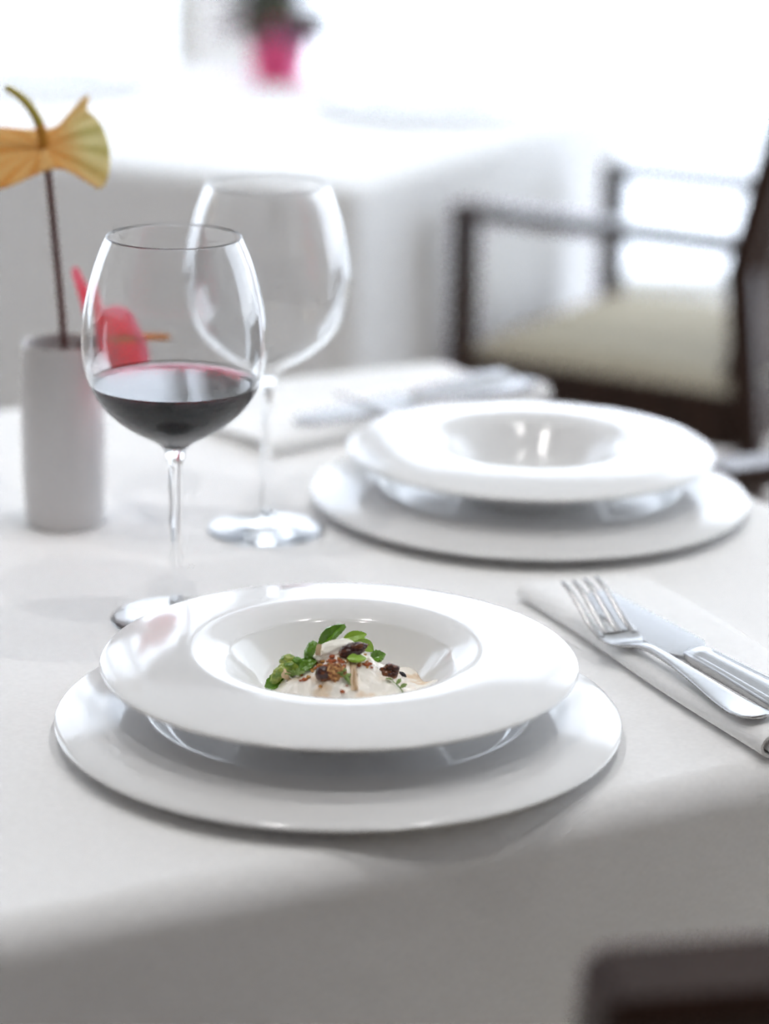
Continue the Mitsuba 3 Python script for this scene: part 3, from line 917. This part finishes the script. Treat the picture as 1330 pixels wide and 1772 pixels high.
SP += [(float(q[0]), float(q[1])) for q in np.c_[rng.normal(-.0285, .0060, 26), rng.normal(1.3650, .0035, 26)]] + [(float(q[0]), float(q[1])) for q in np.c_[rng.normal(-.0095, .0022, 8), rng.normal(1.3672, .0022, 8)]]
for i, (x, y) in enumerate(SP):
    s = rng.uniform(.0005, .0013)
    m = moved(blob(50 + i, (s * 1.4, s, s * .7), .6, 3.2, 2), on(x, y, .0004), rz=rng.uniform(0, 3))
    food('toasted_crumb', m, 'mat_crumb' if i % 3 else 'mat_crumb_gold', 'tiny reddish brown toasted crumb on the creamy cheese', 'crumb', 'toasted crumbs on the cheese')
FL = [(-.0316, 1.3722), (-.0255, 1.3618), (-.0240, 1.3606), (-.0134, 1.3690), (-.0045, 1.3710), (-.0060, 1.3730), (-.0381, 1.3701), (-.0466, 1.3720), (-.0445, 1.3725), (-.0545, 1.3710), (-.0020, 1.3710), (-.0205, 1.3624), (-.0520, 1.3690), (-.0300, 1.3690)]
for i, (x, y) in enumerate(FL):
    s = rng.uniform(.0012, .0026)
    pts = np.c_[rng.uniform(-1, 1, 9) * s, rng.uniform(-1, 1, 9) * s * .7, rng.uniform(-1, 1, 9) * .00025]
    m = moved(trimesh.convex.convex_hull(pts), on(x, y, .0012), rx=rng.uniform(-.5, .5) + .7, ry=rng.uniform(-.5, .5), rz=rng.uniform(0, 3))
    food('salt_flake', m, 'mat_salt', 'small white salt flake on the creamy cheese', 'salt flake', 'salt flakes on the cheese', False)

# ------------------------------------------------------------------ flower pot on the far table
QX, QY = -0.1912, 4.2553
k = 'potted_plant'
aa = np.linspace(0, 2 * np.pi, 120, endpoint=False)
rows = []
for t in np.linspace(0, 1, 24):
    r = (.037 + .018 * t ** .8) * (1 + (.03 + .10 * t * t) * np.sin(aa * 11) * t + .03 * np.sin(aa * 5 + 1))
    z = t * (.100 + .010 * np.sin(aa * 7) * t)
    rows.append(np.c_[r * np.cos(aa), r * np.sin(aa), z + .0005])
wv, wf = solidify(np.vstack(rows), grid_faces(24, 120, True), .0012)
part(k, 'wrapper', tm(wv, wf), 'mat_wrap_light', 50, mat4(QX, QY, ZT))
sel = [r_[24:100] for r_ in rows]
rows2 = [np.c_[q[:, :2] * 1.045, q[:, 2]] for q in [r_[72:104] for r_ in rows]]
wv, wf = solidify(np.vstack(rows2), grid_faces(24, 32), .0012)
part(k, 'wrapper_fold', tm(wv, wf), 'mat_wrap', 50, mat4(QX, QY, ZT))
labels[k + '__wrapper'] = {'label': 'light pink wrapping'}
labels[k + '__wrapper_fold'] = {'label': 'deep pink fold of the wrapping'}
part(k, 'pot', lathe([(0, .001), (.030, .001), (.034, .004), (.043, .088), (.040, .088), (.038, .08), (0, .08)], 48, 0), 'mat_wrap', 40, mat4(QX, QY, ZT))
rng = np.random.default_rng(5)
for i in range(64):
    L = rng.uniform(.05, .085)
    lf = leaf(L, L * .62, rng.uniform(.2, .8), i, .0012, .2, .003)
    az = rng.uniform(0, 2 * np.pi)
    el = rng.uniform(-.05, 1.2)
    d0 = np.array([math.cos(az) * math.cos(el), math.sin(az) * math.cos(el), math.sin(el)])
    base_ = np.array([QX, QY, ZT + .095]) + d0 * [.022, .022, .035]
    part(k, 'leaf', moved(lf, base_, ry=-el, rz=az), ['mat_foliage', 'mat_foliage', 'mat_foliage_pale', 'mat_bloom'][i % 4], 50)
    part(k, 'stalk', tube(np.array([[QX, QY, ZT + .08], [(QX + base_[0]) / 2, (QY + base_[1]) / 2, ZT + .092], base_]), .0015, 6), 'mat_herb', True) if i % 3 == 0 else None
tag(k, 'dark leafy plant in a pink wrapped pot on the far table', 'plant')
